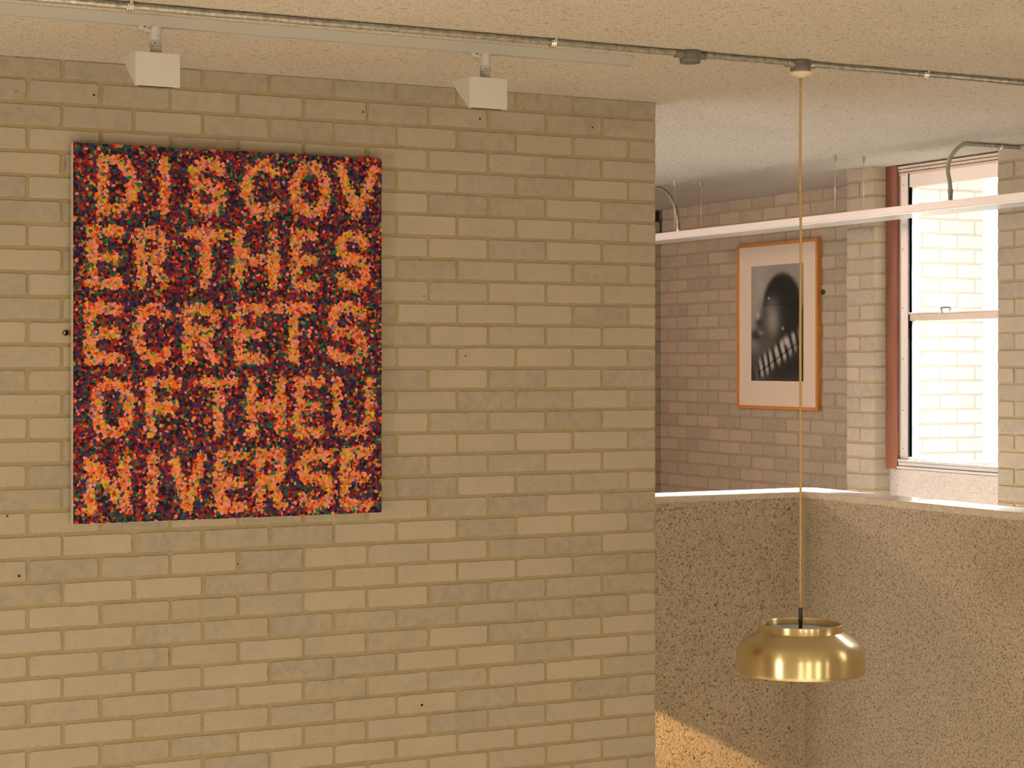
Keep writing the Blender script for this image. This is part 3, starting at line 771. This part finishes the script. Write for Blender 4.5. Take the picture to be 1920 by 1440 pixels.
# flexible conduit feeding it at the near end
Y2 = 7.39
fx = tag(empty('flexible_conduit', (6.3, Y2, ZC)), 'ribbed grey flexible conduit curving down to the light bar before the window', 'conduit')
pp = [pt(1816, 269, Y=Y2), pt(1811, 269.5, Y=Y2), pt(1800, 274.5, Y=Y2), pt(1790, 284, Y=Y2), pt(1781, 297, Y=Y2), pt(1777.5, 311, Y=Y2), pt(1777.5, 325, Y=Y2), pt(1780.5, 340, Y=Y2), pt(1782, 357, Y=Y2)]
cur = spline(pp, 20); bm = bmesh.new()
tube(bm, cur, [.0098 if i % 2 else .0112 for i in range(len(cur))], 14); obj('sheath', bm, M_FLEX, fx)
bm = bmesh.new(); tube(bm, [pt(1782, 355, Y=Y2), pt(1782, 362, Y=Y2)], .0135, 14); e = pt(1782, 362, Y=Y2); tube(bm, [e, (e.x, e.y, .777)], .0115, 14)
obj('connector', bm, M_FLEX, fx, smooth=True, auto=35)
bm = bmesh.new(); a = pt(1812, 269.3, Y=Y2); tube(bm, [(a.x-.006, Y2, a.z), (a.x+.03, Y2, a.z)], .0130, 14); obj('coupling', bm, M_FLEX, fx, smooth=True, auto=35)
c2 = tag(empty('short_conduit', (6.5, Y2, ZC)), 'short conduit clipped to the ceiling above the brick pier at the right edge', 'conduit')
bm = bmesh.new(); tube(bm, [(a.x+.02, Y2, ZC-.0115), (6.632, Y2, ZC-.0115)], .0105, 14); obj('pipe', bm, M_GALV, c2, smooth=True, auto=35)
q = pt(1877, 272, Y=Y2); bm = bmesh.new()
tube(bm, [(q.x-.004, Y2+.014*math.cos(math.radians(g)), ZC-.0115+.0125*math.sin(math.radians(g))) for g in range(-200, 21, 20)], .004, 8); box(bm, (q.x-.05, Y2-.03, ZC-.004), (q.x+.008, Y2-.008, ZC-.0005))
obj('saddle_clip', bm, M_CLIP, c2, smooth=True, auto=35)
# rigid bent conduit at the far end
r_ = .27; ye = 9.87; bm = bmesh.new()
path = [(6.2, ye, .776), (6.2, ye, ZC-.0125-r_)]+[(6.2, ye+r_-r_*math.cos(math.radians(g)), ZC-.0125-r_+r_*math.sin(math.radians(g))) for g in range(8, 91, 8)]+[(6.2, ye+r_+.6, ZC-.0125)]
bc = tag(empty('bent_conduit', (6.2, ye, ZC)), 'curved steel conduit dropping from the dark ceiling to the light bar beside the brick corner', 'conduit')
tube(bm, path, .0115, 14); obj('pipe', bm, M_GALV, bc, smooth=True, auto=35)
bm = bmesh.new(); tube(bm, [(6.2, ye, .777), (6.2, ye, .80)], .0145, 14); obj('connector', bm, M_CLIP, bc, smooth=True, auto=35)
# black cable on the far wall
bm = bmesh.new(); YB = 11.682; k1 = pt(1238.5, 415, Y=YB); k2 = pt(1238.5, 441, Y=YB)
tube(bm, [k2, (k1.x, YB, k1.z-.006), (k1.x-.006, YB, k1.z), (k1.x-.05, YB, k1.z)], .006, 8)
box(bm, (k1.x-.07, YB-.012, k1.z), (k1.x-.016, 11.694, k1.z+.07))
tag(obj('black_cable', bm, M_BLACK), 'short black cable and box high on the far wall beside the brick corner', 'cable')
